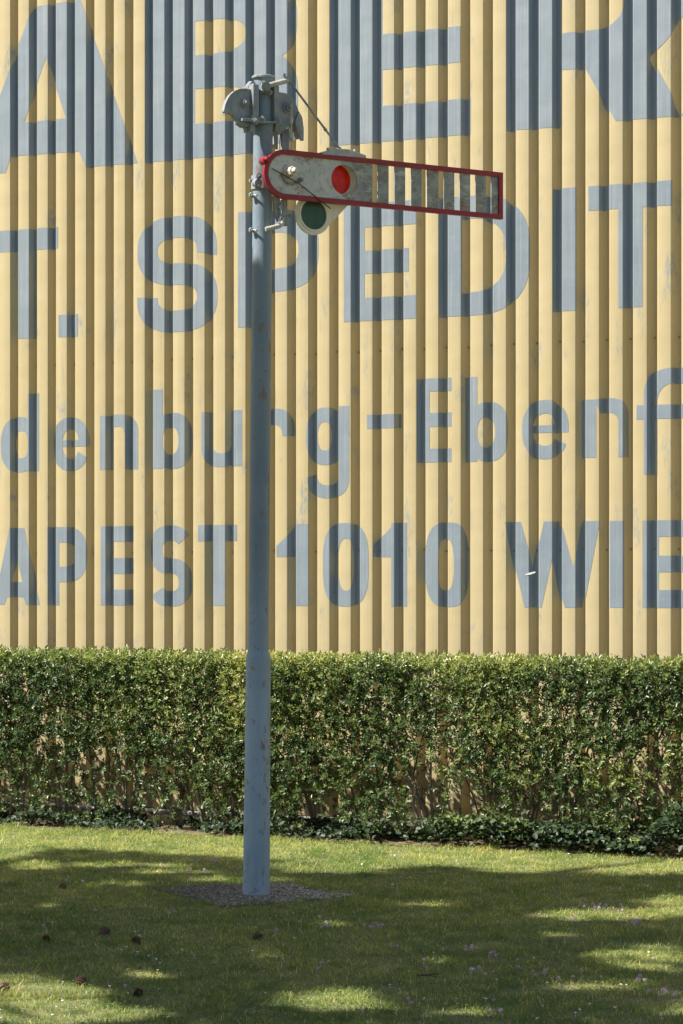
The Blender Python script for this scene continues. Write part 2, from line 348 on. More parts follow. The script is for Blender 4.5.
def to_wall(xm, ringpts): return [(s_of(x), h_of(y, xm if xm is not None else x)) for x, y in ringpts]
def spans(shapes, g):
    iv = []
    for rings in shapes:
        ys = []
        for r in rings:
            n = len(r)
            for i in range(n):
                (xa, ya), (xb, yb_) = r[i], r[(i+1) % n]
                if (xa <= g < xb) or (xb <= g < xa): ys.append(ya+(yb_-ya)*(g-xa)/(xb-xa))
        ys.sort(); iv += [(ys[i], ys[i+1]) for i in range(0, len(ys)-1, 2)]
    iv.sort(); out = []
    for a, b in iv:
        if out and a <= out[-1][1]+.0015: out[-1][1] = max(out[-1][1], b)
        else: out.append([a, b])
    return out
# profile nodes with painter's coordinate g and lifted position
pr = []
for j in range(len(prof)):
    s, d = prof[j]; a = prof[max(j-1, 0)]; b = prof[min(j+1, len(prof)-1)]
    tx, ty = b[0]-a[0], b[1]-a[1]; l = math.hypot(tx, ty) or 1; nx, ny = ty/l, -tx/l
    xp = s*cT*F/(WZ-s*sT); va = TH+math.atan(xp/F)
    pr.append((s+d*math.tan(va), s+nx*.0012, d+ny*.0012))
for gi, (xm, shapes) in enumerate(glyphs):
    shp = [[to_wall(xm, r) for r in rings] for rings in shapes]
    allx = sorted({round(p[0], 5) for rings in shp for r in rings for p in r}); lo, hi = allx[0], allx[-1]
    vs = []; fs = []
    def quad(pa, pb, ia, ib):
        b = len(vs); vs.extend([(pa[0], pa[1], ia[0]), (pb[0], pb[1], ib[0]), (pb[0], pb[1], ib[1]), (pa[0], pa[1], ia[1])]); fs.append((b, b+1, b+2, b+3))
    def slab(ga, gb, pa, pb, dep=0):
        e = (gb-ga)*.002; ia, ib = spans(shp, ga+e), spans(shp, gb-e)
        if len(ia) == len(ib) and (gb-ga < .0015 or all(abs(x[0]-y[0]) < .06 and abs(x[1]-y[1]) < .06 for x, y in zip(ia, ib)) or (gb-ga) < .009):
            for x, y in zip(ia, ib): quad(pa, pb, x, y)
        elif gb-ga > .0008:
            gm = (ga+gb)/2; pm = ((pa[0]+pb[0])/2, (pa[1]+pb[1])/2)
            slab(ga, gm, pa, pm, dep+1); slab(gm, gb, pm, pb, dep+1)
    for j in range(len(pr)-1):
        (ga, sa, da), (gb, sb, db) = pr[j], pr[j+1]
        if max(ga, gb) < lo or min(ga, gb) > hi: continue
        if gb <= ga+1e-6:
            for x in spans(shp, gb+1e-5): quad((sa, da), (sb, db), x, x)
            continue
        cuts = [ga]+[x for x in allx if ga+1e-5 < x < gb-1e-5]+[gb]
        for c0, c1 in zip(cuts, cuts[1:]):
            f0, f1 = (c0-ga)/(gb-ga), (c1-ga)/(gb-ga)
            slab(c0, c1, (sa+(sb-sa)*f0, da+(db-da)*f0), (sa+(sb-sa)*f1, da+(db-da)*f1))
    if fs: finish('painted_letter', np_mesh('painted_letter', np.array(vs), np.array(fs)), M_LET, wh)

# bare scratch through the W
m_ = MB(); fl = [(525, 574.8), (529, 572.9), (535, 571.4), (536, 572.6), (531, 574.4), (526, 575.4)]
m_.loft([(s_of(a), -.0035, h_of(b, 530)) for a, b in fl], [(s_of(a), -.0018, h_of(b, 530)) for a, b in fl])
m_.build('scratch', painted_metal('bare_scratch', (.60, .60, .56), (.50, .50, .46), 0), wh)

# ------------------------------------------------------------------ leaf meshes
def leaves(pos, dirv, nrm, ln, wd, var, fold=.25):
    """arrays: base position, direction, normal, length, width -> verts, quads, var"""
    d = dirv/np.linalg.norm(dirv, axis=1, keepdims=True)
    sd = np.cross(d, nrm); sd /= np.linalg.norm(sd, axis=1, keepdims=True)+1e-9; up = np.cross(sd, d)
    ln = ln[:, None]; wd = wd[:, None]
    pt = lambda a, b, c: pos+d*ln*a+sd*wd*b+up*wd*c
    V = np.stack([pt(0, 0, 0), pt(.32, .46, fold), pt(.72, .36, fold*.7), pt(1, 0, -.15), pt(.72, -.36, fold*.7), pt(.32, -.46, fold)], 1).reshape(-1, 3)
    n = len(pos); b = np.arange(n)[:, None]*6
    Fq = np.concatenate([b+np.array([[0, 1, 2, 3]]), b+np.array([[0, 3, 4, 5]])], 0)
    return V, Fq, np.repeat(var, 6)
def rnd_dir(n):
    v = rng.normal(size=(n, 3)); return v/np.linalg.norm(v, axis=1, keepdims=True)
def vnoise(x, z, f, seed):                          # smooth 2-D value noise
    r = np.random.default_rng(seed).random((64, 64)); X = x*f+100; Z = z*f+100
    xi, zi = np.floor(X).astype(int), np.floor(Z).astype(int); fx, fz = X-xi, Z-zi
    fx = fx*fx*(3-2*fx); fz = fz*fz*(3-2*fz); q_ = lambda a, b: r[a % 64, b % 64]
    return (q_(xi, zi)*(1-fx)+q_(xi+1, zi)*fx)*(1-fz)+(q_(xi, zi+1)*(1-fx)+q_(xi+1, zi+1)*fx)*fz

# ------------------------------------------------------------------ hedge (in the wall's own frame: x along, y = -distance from wall)
hg = empty('hedge', (0, WZ, 0), -TH)
tag(hg, 'clipped green privet hedge running along the foot of the corrugated wall', 'hedge')
HB, HF, HT = -.38, -1.0, 1.10                       # back, front, top
HX0, HX1 = -4.6, 4.2
N = 125000
x = rng.uniform(HX0, HX1, N); z = rng.uniform(.02, HT, N); y = HF+(HB-HF)*rng.random(N)**1.25
xv = x+y*np.tan(TH+x*.062)                          # where the eye line through the spray meets the wall
gap = .3*vnoise(x, z*.4, 3.6, 3)+.3*vnoise(xv, z*.45, 5., 4)+.4*vnoise(xv, z*.7, 11, 5)                         # 0..1
gap = np.clip((gap-.5)*1.45+.45, 0, 1.1); low = np.clip((.62-z)/.5, 0, 1)
holes = np.zeros(N)
for hx, hz, rx, rz, k in ((-1.62, .30, .28, .24, .8), (-1.95, .22, .12, .16, .7), (-1.15, .22, .17, .17, .7), (.50, .30, .17, .24, 1.), (.80, .26, .14, .20, 1.), (1.12, .22, .10, .14, .8), (-.72, .17, .2, .14, .5), (-2.3, .25, .2, .2, .6), (1.75, .2, .1, .12, .4), (.62, .62, .1, .16, .35), (2.0, .55, .1, .14, .3)):
    holes = np.maximum(holes, k*np.clip(1.35-((xv-hx)/rx)**2-((z-hz)/rz)**2, 0, 1))
surf = np.exp(-(y-HF)/.16)+np.exp(-(HT-z)/.10)*1.6
prob = np.clip(.10+.42*surf, 0, 1)*np.clip(2.35-3.1*gap*(.72+.42*low), .03, 1)*(1-.97*np.clip(holes, 0, 1))*np.where(z < .10, .45, 1)*(1-.15*low)
keep = rng.random(N) < prob
x, y, z = x[keep], y[keep], z[keep]; n = len(x)
print('sprays', n)
bx = (vnoise(x, z, 2.6, 11)-.5)*.07; y = y+bx*np.exp(-(y-HF)/.2)
edge = np.clip((z-HT+.08)/.08, 0, 1); y = y+edge*.04*np.clip(1-(y-HF)/.1, 0, 1)
ztop = HT+.022*(vnoise(x, y*3, 3.5, 17)-.5)*2
z = np.minimum(z, ztop-.0)
out = np.stack([rng.normal(0, .55, n), -np.clip(1-(y-HF)/.35, .1, 1)*.9+rng.normal(0, .35, n), .55+rng.normal(0, .4, n)+np.exp(-(HT-z)/.12)*.5], 1)
out /= np.linalg.norm(out, axis=1, keepdims=True)
sl_ = rng.uniform(.03, .085, n)
LP = []; LD = []; LN = []; LL = []; LV = []
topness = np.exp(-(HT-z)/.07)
base_v = np.clip(.03+1.2*vnoise(x, z, 4.2, 21)*vnoise(x, z, 1.1, 22)+.15*vnoise(x, z, 12, 23)+rng.normal(0, .18, n), 0, 1)
side = np.cross(out, rnd_dir(n)); side /= np.linalg.norm(side, axis=1, keepdims=True)
for k_ in range(4):
    f_ = (k_+.6)/4; p0 = np.stack([x, y, z], 1)+out*(sl_*f_)[:, None]
    ax = side if k_ % 2 == 0 else np.cross(out, side)
    for sg in (-1, 1):
        kp = rng.random(n) < .92
        d_ = ax*sg+out*.75+rnd_dir(n)*.25
        LP.append(p0[kp]); LD.append(d_[kp]); LN.append((out*.9+np.array([0, -.15, .5])+rnd_dir(n)*.45)[kp])
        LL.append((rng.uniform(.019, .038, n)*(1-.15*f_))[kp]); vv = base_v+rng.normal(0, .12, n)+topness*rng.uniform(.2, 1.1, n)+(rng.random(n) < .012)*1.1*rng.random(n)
        LV.append(np.clip(vv, 0, 1.9)[kp])
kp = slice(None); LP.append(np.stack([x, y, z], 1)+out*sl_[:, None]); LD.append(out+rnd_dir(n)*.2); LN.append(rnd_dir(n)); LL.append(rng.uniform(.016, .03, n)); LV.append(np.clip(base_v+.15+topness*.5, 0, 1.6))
LP, LD, LN, LL, LV = map(np.concatenate, (LP, LD, LN, LL, LV))
over = LP[:, 2] > HT+.03+.03*vnoise(LP[:, 0], LP[:, 1], 22, 71); LP[over, 2] = HT+.03-rng.random(over.sum())*.04
print('hedge leaves', len(LP))
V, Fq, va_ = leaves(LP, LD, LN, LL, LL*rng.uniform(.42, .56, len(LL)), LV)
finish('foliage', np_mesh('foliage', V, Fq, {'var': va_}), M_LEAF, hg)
# stems, one mesh per shrub of the hedge
xs = HX0+.1
while xs < HX1-.05:
    mb = MB(); yc = (HF+HB)/2+random.uniform(-.12, .05)
    for k_ in range(random.randint(4, 7)):
        a = random.uniform(-.33, .33); b = random.uniform(-.22, .2); p = Vector((xs+random.uniform(-.05, .05), yc+random.uniform(-.06, .06), 0)); r = random.uniform(.006, .014)
        pts = [p.copy()]; L = random.uniform(.75, 1.02)
        for q_ in range(7):
            p = p+Vector((a*L/7*(1+.2*q_)+random.uniform(-.018, .018), b*L/7+random.uniform(-.014, .014), L/7)); pts.append(p.copy())
            if q_ >= 1:
                for _ in range(2):
                    e = Vector((random.uniform(-1, 1), random.uniform(-1.1, .5), random.uniform(.3, 1))).normalized()*random.uniform(.08, .22)
                    e2 = p+e
                    e2.y = min(max(e2.y, HF+.02), HB); e2.z = min(e2.z, HT-.03)
                    mb.tube([p, (p+e2)/2+Vector((random.uniform(-.01, .01), 0, .008)), e2], [r*.38, r*.28, .0012], 4, False)
        for q_ in pts: q_.y = min(max(q_.y, HF+.05), HB-.02); q_.z = min(q_.z, HT-.03)
        mb.tube(pts, [r*(1-.1*i) for i in range(8)], 6, False)
    mb.build('stem', M_BARK, hg, True)
    xs += random.uniform(.20, .34)
# leaf litter and ivy at the foot
n = 22000; x = rng.uniform(HX0, HX1, n); y = HF-.13+.42*rng.random(n)
dens = -.35+2.0*vnoise(x, y*2, 3.3, 31)*np.where(x > .3, 1.15, .75); m_ = rng.random(n) < dens
x, y = x[m_], y[m_]; n = len(x); hgt = (.015+.24*vnoise(x, y, 3, 33)**1.6*np.where(x > .8, 1.5, np.where(x < -.8, .5, .75)))*np.sqrt(rng.random(n))
lit = lambda n: np.stack([rng.normal(0, 1, n), rng.normal(-.5, .8, n), rng.normal(.1, .45, n)], 1)
pos = np.stack([x, y, hgt+.008], 1); D = lit(n)
V, Fq, va_ = leaves(pos, D, np.stack([rng.normal(0, .35, n), rng.normal(-.55, .35, n), np.ones(n)], 1), rng.uniform(.02, .048, n), rng.uniform(.02, .042, n), np.clip(rng.normal(-.05, .2, n)+.9*vnoise(x, y, 6, 35)*(hgt/.12), 0, 1), .15)
o = finish('ivy', np_mesh('ivy', V, Fq, {'var': va_}), M_IVY); o.location = (0, WZ, 0); o.rotation_euler = (0, 0, -TH)
tag(o, 'dark green ivy and low weeds spilling from the foot of the hedge', 'ivy', kind='stuff')

# ------------------------------------------------------------------ lawn grass
def gline(x, y): return 1.17-.055*(x*cT-(y-WZ)*sT)
def grass(n, xr, yr, seed):
    g = np.random.default_rng(seed)
    x = g.uniform(*xr, n); y = g.uniform(*yr, n)
    wn_ = (WZ-y)*cT - x*sT                         # distance from the wall plane
    clump = vnoise(x, y, 9, 41)*.6+vnoise(x, y, 24, 42)*.4
    kp = (wn_ > gline(x, y)-.05*vnoise(x, y, 6, 9)) & (g.random(n) < .35+.9*clump)
    kp &= ~((pad_inside(x, y, .78) & (g.random(n) < .97)) | (pad_inside(x, y, 1.) & (g.random(n) < .62)))
    x, y, clump = x[kp], y[kp], clump[kp]; n = len(x)
    h = (.006+.017*g.random(n)**1.5)*(.35+1.25*clump); tall = g.random(n) < .025; h[tall] *= 1.8
    nearh = np.exp(-np.clip((WZ-y)*cT-x*sT-gline(x, y), 0, 9)/.06); h *= 1+.9*nearh
    wd = g.uniform(.0016, .0034, n); an = g.uniform(0, 6.283, n); ln = g.uniform(.3, 2.3, n)*h
    bx, by = np.cos(an), np.sin(an); px_, py_ = -by*wd/2, bx*wd/2; z0 = np.zeros(n)
    V = np.stack([np.stack([x-px_, y-py_, z0], 1), np.stack([x+px_, y+py_, z0], 1),
                  np.stack([x+px_*.8+bx*ln*.35, y+py_*.8+by*ln*.35, h*.65], 1), np.stack([x-px_*.8+bx*ln*.35, y-py_*.8+by*ln*.35, h*.65], 1),
                  np.stack([x+bx*ln, y+by*ln, h], 1)], 1).reshape(-1, 3)
    b = np.arange(n)[:, None]*5
    patch = vnoise(x, y, 1.6, 51)*.6+vnoise(x, y, 5, 52)*.4
    fine = vnoise(x, y, 14, 53)*.5+vnoise(x, y, 32, 54)*.5
    var = np.clip(g.normal(.0, .22, n)+patch*.75+(fine-.5)*1.0+.12, 0, 1); dead = g.random(n) < .03+.22*np.clip(patch+(fine-.5)*1.2, 0, 1)**2; var[dead] = g.uniform(1.1, 1.9, dead.sum())
    return V, np.concatenate([b+np.array([[0, 1, 2, 3]])], 0), b+np.array([[3, 2, 4]]), np.repeat(var, 5)
PADC = [px_ground(155, 888.6), px_ground(279, 884.5), px_ground(352, 897), px_ground(222, 908)]
pc = np.array(PADC).mean(0)
def pad_inside(x, y, k=1.):
    poly = [(pc[0]+(a-pc[0])*k, pc[1]+(b-pc[1])*k) for a, b in PADC]; r = np.ones(len(x), bool)
    wob = (vnoise(x, y, 12, 77)-.5)*.10
    for i in range(4):
        a, b = poly[i], poly[(i+1) % 4]; cr = (b[0]-a[0])*(y-a[1])-(b[1]-a[1])*(x-a[0]); r &= (cr/math.hypot(b[0]-a[0], b[1]-a[1]) < wob)
    return r
V, q4, t3, va_ = grass(620000, (-2.9, 2.9), (8.2, 16.2), 1)
me = bpy.data.meshes.new('grass'); 
nq, nt = len(q4), len(t3)
me.vertices.add(len(V)); me.vertices.foreach_set('co', V.astype(np.float32).ravel())
me.loops.add(nq*4+nt*3); me.loops.foreach_set('vertex_index', np.concatenate([q4.ravel(), t3.ravel()]).astype(np.int32))
me.polygons.add(nq+nt); me.polygons.foreach_set('loop_start', np.concatenate([np.arange(nq)*4, nq*4+np.arange(nt)*3]).astype(np.int32))
me.polygons.foreach_set('loop_total', np.concatenate([np.full(nq, 4), np.full(nt, 3)]).astype(np.int32)); me.update(calc_edges=True)
a_ = me.attributes.new('var', 'FLOAT', 'POINT'); a_.data.foreach_set('value', va_.astype(np.float32))
tag(finish('grass', me, M_GRASS), 'short mown grass with dry straw coloured blades covering the lawn', 'grass', kind='stuff')
# clover leaflets
n = 26000; x = rng.uniform(-2.8, 2.8, n); y = rng.uniform(8.3, 15.4, n)
kp = (rng.random(n) < np.clip(2.6*vnoise(x, y, 2.2, 61)-.9, .03, 1)) & ((WZ-y)*cT-x*sT > gline(x, y)) & ~pad_inside(x, y, 1.)
x, y = x[kp], y[kp]; n = len(x); an = rng.uniform(0, 6.28, n); zz = rng.uniform(.008, .026, n)
V, Fq, va_ = leaves(np.stack([x, y, zz], 1), np.stack([np.cos(an), np.sin(an), rng.normal(.1, .2, n)], 1), np.stack([rng.normal(0, .3, n), rng.normal(0, .3, n), np.ones(n)], 1), rng.uniform(.008, .016, n), rng.uniform(.009, .015, n), np.clip(rng.normal(.4, .25, n), 0, .9), .1)
tag(finish('clover_leaves', np_mesh('clover_leaves', V, Fq, {'var': va_}), M_GRASS), 'patches of small clover leaves among the lawn grass', 'clover', kind='stuff')

# ------------------------------------------------------------------ gravel bed round the post
ed = []
for i in range(4):
    a, b = PADC[i], PADC[(i+1) % 4]
    for k_ in range(10):
        f_ = k_/10; ed.append((a[0]+(b[0]-a[0])*f_+random.uniform(-.02, .02), a[1]+(b[1]-a[1])*f_+random.uniform(-.03, .03), .006))
mb = MB(); mb.add(ed, [tuple(range(len(ed)))]); tag(mb.build('gravel_bed', M_GRAV), kind='structure')
n = 17000; x = rng.uniform(pc[0]-.8, pc[0]+.8, n); y = rng.uniform(pc[1]-.9, pc[1]+.9, n); m_ = pad_inside(x, y, .97) | (pad_inside(x, y, 1.12) & (rng.random(n) < .3)); x, y = x[m_], y[m_]; n = len(x)
sz = rng.uniform(.0025, .008, n); oc = np.array([(1, 0, 0), (-1, 0, 0), (0, 1, 0), (0, -1, 0), (0, 0, .7), (0, 0, -.4)])
V = (np.stack([x, y, sz*.4+.006], 1)[:, None, :]+oc[None]*sz[:, None, None]*rng.uniform(.6, 1.3, (n, 6, 1))).reshape(-1, 3)
fa = np.array([(0, 2, 4), (2, 1, 4), (1, 3, 4), (3, 0, 4), (2, 0, 5), (1, 2, 5), (3, 1, 5), (0, 3, 5)])
Fq = (np.arange(n)[:, None, None]*6+fa[None]).reshape(-1, 3)
vr = np.clip(rng.normal(.3, .22, n)+np.clip((x-pc[0])*.8, -.22, .45), 0, 1)
tag(finish('gravel', np_mesh('gravel', V, Fq, {'var': np.repeat(vr, 6)}), M_CHIP), 'loose dark and pale gravel chips around the foot of the signal post', 'gravel', kind='stuff')

# ------------------------------------------------------------------ semaphore signal
PH = math.atan(.6); cP, sP = math.cos(PH), math.sin(PH)
UA = Vector((cP, sP, 0)); NA = Vector((sP, -cP, 0))
YO = 12.19; SC = F/YO
XB, XT = (256.2-341.5)/SC, (263.6-341.5)/SC
def ax_x(h): return XB+(XT-XB)*h/4.16
XO = ax_x(3.8); ORG = Vector((XO, YO, 0))
def Wp(px, py, d=0.):
    t_ = (px-341.5)/F; u = (t_*(YO-d*cP)-XO-d*sP)/(cP-t_*sP)
    p = ORG+UA*u+NA*d; p.z = CAMH+(HY-py)*p.y/F; return p
sg = empty('semaphore_signal', (XB, YO, 0), 0)
tag(sg, 'blue grey railway semaphore post with a red bordered arm held out level', 'railway signal')
INV = Matrix.Translation((-XB, -YO, 0))
def sgp(mb, name, m, parent=None, **k):
    mb.v = [tuple(INV @ Vector(p)) for p in mb.v]
    return mb.build(name, m, parent or sg, **k)
def hp(h): return (ax_x(h), YO, h)
def hs(h): return h if h < 1.3 else CAMH+(h-CAMH)*YO/12.3
def axis_tube(rows, n=40): m_ = MB(); m_.tube([hp(hs(h)) for h, r in rows], [r for h, r in rows], n); return m_
hN = CAMH+(HY-657)/SC
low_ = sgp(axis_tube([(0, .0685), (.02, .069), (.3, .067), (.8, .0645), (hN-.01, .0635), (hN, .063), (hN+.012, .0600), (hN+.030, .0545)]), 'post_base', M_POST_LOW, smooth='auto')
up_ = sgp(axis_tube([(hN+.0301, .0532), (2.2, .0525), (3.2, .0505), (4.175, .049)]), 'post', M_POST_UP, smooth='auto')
cap = sgp(axis_tube([(4.172, .050), (4.174, .060), (4.183, .0605), (4.186, .057), (4.188, .035), (4.189, .004)]), 'cap', M_HEAD, smooth='auto')
sgp(axis_tube([(0.0, .10), (.006, .10), (.010, .093), (.012, .07)], 24), 'foot_collar', M_GRAV)
def plate(pts, d0, d1):                             # outline in photo units, between depths d0 (front) and d1
    m_ = MB(); a = [Wp(x, y, d0) for x, y in pts]; b = [p-NA*(d0-d1) for p in a]; m_.loft(a, b); return m_
z1 = lambda a: [(220+x/7.59, 65+y/7.59) for x, y in a]
def bolt(m_, px, py, d, r=.012, l=.02, hexr=None):
    p = Wp(px, py, d); m_.tube([p, p+NA*l*.25], r*1.45, 14); m_.tube([p+NA*l*.25, p+NA*l*.75], r, 6); m_.tube([p+NA*l*.75, p+NA*l*1.2], r*.5, 8)
# pulley guards
Lg = z1([(32, 340), (42, 295), (58, 258), (78, 225), (110, 197), (150, 180), (200, 178), (258, 190), (258, 440), (240, 505), (196, 512), (190, 472), (150, 452), (122, 415), (98, 378), (62, 362), (40, 382)])
gd = sgp(plate(Lg, .045, .018), 'pulley_guard', M_HEAD, bevel=.003)
m_ = MB()                                            # curved rim strip along the top
rim = Lg[:8]; a = [Wp(x_, y_, .050) for x_, y_ in rim]; b = [p-NA*.028 for p in a]
a2 = [p-Vector((0, 0, .008)) for p in a]; b2 = [p-Vector((0, 0, .008)) for p in b]
for i in range(len(a)-1): m_.loft([a[i], a[i+1], a2[i+1], a2[i]], [b[i], b[i+1], b2[i+1], b2[i]])
sgp(m_, 'rim', M_HEAD, gd).parent = gd
m_ = MB(); bolt(m_, 220+184/7.59, 65+290/7.59, .045, .017, .03); sgp(m_, 'bolt', M_HEAD).parent = gd
Rg = z1([(448, 205), (500, 213), (545, 238), (575, 285), (598, 345), (622, 400), (628, 470), (612, 560), (580, 470), (552, 430), (505, 480), (450, 530), (418, 500)])
gr_ = sgp(plate(Rg, .022, -.045), 'pulley_guard', M_HEAD, bevel=.003)
m_ = MB(); bolt(m_, 220+515/7.59, 65+325/7.59, .022, .022, .03); sgp(m_, 'bolt', M_HEAD).parent = gr_
tail = z1([(600, 350), (625, 395), (637, 480), (636, 575), (612, 572), (588, 500), (570, 430)])
sgp(plate(tail, .034, .024), 'wire_guard', M_HEAD, bevel=.0015)
# rear parts seen under the head
m_ = plate(z1([(405, 520), (440, 520), (440, 640), (410, 600)]), -.05, -.07); sgp(m_, 'rear_bracket', M_HEAD)
m_ = plate(z1([(468, 490), (523, 480), (528, 690), (472, 690)]), -.02, -.05); sgp(m_, 'rear_bracket', M_HEAD, bevel=.002)
# vertical cheek plates either side of the post
for q_ in ([(252, 138), (296, 150), (298, 430), (262, 440), (250, 420)], [(412, 150), (450, 158), (452, 420), (414, 440)]):
    sgp(plate(z1(q_), .072, -.05), 'cheek_plate', M_HEAD, bevel=.003)
m_ = MB(); m_.tube([Wp(250, 84, -.01), Wp(253, 84, .05)], .014, 14); m_.tube([Wp(249, 87, -.02), Wp(252, 87, .03)], .02, 14); sgp(m_, 'roller', M_HEAD, smooth='auto')
# clamp across the post
m_ = plate(z1([(170, 402), (250, 408), (300, 402), (345, 400), (350, 425), (400, 425), (462, 405), (470, 440), (400, 440), (300, 438), (170, 424)]), .085, .06)
for px, py in ((320, 412), (445, 425), (268, 425)): bolt(m_, 220+px/7.59, 65+py/7.59, .083, .013, .016)
sgp(m_, 'clamp', M_HEAD, bevel=.0015)
m_ = plate(z1([(235, 380), (258, 385), (262, 500), (232, 505)]), .07, .03); sgp(m_, 'lug', M_HEAD, bevel=.002)
m_ = plate(z1([(140, 415), (200, 430), (258, 440), (258, 465), (180, 470), (140, 440)]), .06, .02); sgp(m_, 'lug', M_HEAD, bevel=.002)
# crank tube and boss
m_ = MB(); m_.tube([Wp(265.5, 87, .045), Wp(266.2, 86.5, .095)], [.026, .024], 16); m_.tube([Wp(262, 91, .05), Wp(268, 91, .08)], .016, 10); bolt(m_, 264, 82.5, .09, .009, .015); bolt(m_, 270, 92.5, .08, .009, .015)
sgp(m_, 'crank_boss', M_HEAD, smooth='auto')
m_ = MB(); m_.tube([Wp(266.5, 86, .075), Wp(287.5, 80.5, .085)], .0135, 16); ck = sgp(m_, 'crank_arm', M_STEEL, smooth='auto')
m_ = MB(); m_.tube([Wp(283.2, 73, .085), Wp(284, 76, .085), Wp(287, 80, .085), Wp(290.5, 83, .085)], [.005, .008, .011, .008], 10); m_.tube([Wp(282.5, 75, .085), Wp(285.5, 74, .085)], .006, 8)
sgp(m_, 'crank_pin', M_HEAD, smooth='auto').parent = ck
# pull rod from the crank to the arm
A_, B_ = Wp(289, 80.5, .085), Wp(340.5, 150, .055)
m_ = MB(); m_.tube([A_, B_], .0056, 10)
for f_, r_ in ((.70, .0085), (.985, .010)): p = A_.lerp(B_, f_); dv = (B_-A_).normalized()*.009; m_.tube([p-dv, p+dv], r_, 10)
sgp(m_, 'pull_rod', M_HEAD, smooth='auto')
# signal wire with turnbuckle
m_ = MB(); m_.tube([Wp(291.6, 103, .085), Wp(291.2, 158, .085)], .0035, 8); wr = sgp(m_, 'signal_wire', M_STEEL, smooth='auto')
for y0_, y1_, r_ in ((117, 124, .009), (132, 141.5, .013)):
    m_ = MB(); m_.tube([Wp(291.3, y0_, .085), Wp(291.3, y0_+1, .085), Wp(291.3, y1_-1, .085), Wp(291.3, y1_, .085)], [r_*.6, r_, r_, r_*.6], 10); sgp(m_, 'turnbuckle', M_STEEL, smooth='auto').parent = wr

# the arm: in its own plane, parts in (a, h) coordinates from the pivot
DP = .125
PV = Wp(289, 174.9, DP); AH0 = PV.z
def a_of(px):  # distance along the arm for a photo column
    t_ = (px-341.5)/F; return (t_*PV.y-PV.x)/(cP-t_*sP)
arm = empty('arm', INV @ PV, PH); arm.parent = sg
TL, HH = .006, .1245; A0, A1 = -.150, a_of(501.8); BW = .025
def arm_prism(m_, pts, y0_, y1_):                  # pts (a, z); local y = away from the viewer
    m_.loft([(a, y0_, z) for a, z in pts], [(a, y1_, z) for a, z in pts])
def grid_plate(m_, polyo, polyi, y0_, y1_):        # band between two rings of equal length
    n = len(polyo)
    for yy in (y0_, y1_):
        m_.add([(a, yy, z) for a, z in polyo]+[(a, yy, z) for a, z in polyi], [(i, (i+1) % n, n+(i+1) % n, n+i) for i in range(n)])
    for r_ in (polyo, polyi): m_.add([(a, y0_, z) for a, z in r_]+[(a, y1_, z) for a, z in r_], [(i, (i+1) % n, n+(i+1) % n, n+i) for i in range(n)])
def outline(inset):
    r_ = HH-inset; cx = A0+HH; o_ = []
    for i in range(25): a = R(90+180*i/24); o_.append((cx+r_*math.cos(a), r_*math.sin(a)))
    return o_+[(A1-inset, -r_), (A1-inset, r_)]
gaps = [(372.2, 377.6), (388.6, 394.5), (405, 410.9), (421.4, 426.8), (438.3, 443.7), (454.2, 459.6), (470.1, 475.3), (485.8, 491.2)]
gaps = [(a_of(a), a_of(b)) for a, b in gaps]
HC = (a_of(344), CAMH+(HY-179.9)*(PV.y+a_of(344)*sP)/F-AH0); HR = .077
# blade: left part with the round hole
ins = outline(BW*.8); left = [p for p in ins if p[0] < A1-.2]; gx = gaps[0][0]; r_ = HH-BW*.8
K_ = 96; ringi = [(HC[0]+HR*math.cos(2*math.pi*i/K_), HC[1]+HR*math.sin(2*math.pi*i/K_)) for i in range(K_)]
def cast(cxy, a):                                  # from hole centre to the blade's outer boundary
    dx, dz = math.cos(a), math.sin(a); best = 9
    cx = A0+HH
    for zz in (r_, -r_):
        if abs(dz) > 1e-6:
            tt = (zz-cxy[1])/dz
            if tt > 0 and cx <= cxy[0]+dx*tt <= gx+1e-6: best = min(best, tt)
    if dx > 0: tt = (gx-cxy[0])/dx; z_ = cxy[1]+dz*tt; best = min(best, tt) if abs(z_) <= r_+1e-6 else best
    ox, oz = cxy[0]-cx, cxy[1]; B2 = ox*dx+oz*dz; C2 = ox*ox+oz*oz-r_*r_; D2 = B2*B2-C2
    if D2 > 0:
        tt = -B2+math.sqrt(D2)
        if tt > 0 and cxy[0]+dx*tt < cx: best = min(best, tt)
    return (cxy[0]+dx*best, cxy[1]+dz*best)
angs = sorted(set([2*math.pi*i/K_ for i in range(K_)]+[math.atan2(s_*r_-HC[1], gx-HC[0]) % (2*math.pi) for s_ in (1, -1)]))
ringi = [(HC[0]+HR*math.cos(a), HC[1]+HR*math.sin(a)) for a in angs]; ringo = [cast(HC, a) for a in angs]
m_ = MB(); grid_plate(m_, ringo, ringi, -.002, .004)
bl = m_.build('blade', M_ARM, arm)
edges = [g_[1] for g_ in gaps]; ends = [g_[0] for g_ in gaps[1:]]+[A1-BW*.8]
for a, b in zip(edges, ends):
    m_ = MB(); tz = random.uniform(-.001, .001); arm_prism(m_, [(a, -r_), (b, -r_), (b, r_), (a, r_)], -.002+tz, .004+tz); m_.build('slat', M_ARM, arm, bevel=.001)
m_ = MB(); grid_plate(m_, outline(0), outline(BW), -.012, .010); m_.build('border', M_RED, arm, bevel=.002)
m_ = MB(); m_.tube([(A0+.012, -.018, .062), (A0+.012, .03, .062)], [.021, .021], 16); m_.tube([(A0+.012, -.030, .062), (A0+.012, -.018, .062)], [.009, .02], 16)
m_.build('stop_knob', M_RED, arm, smooth='auto')
lz = lambda px, py: (a_of(px), CAMH+(HY-py)*(PV.y+a_of(px)*sP)/F-AH0)
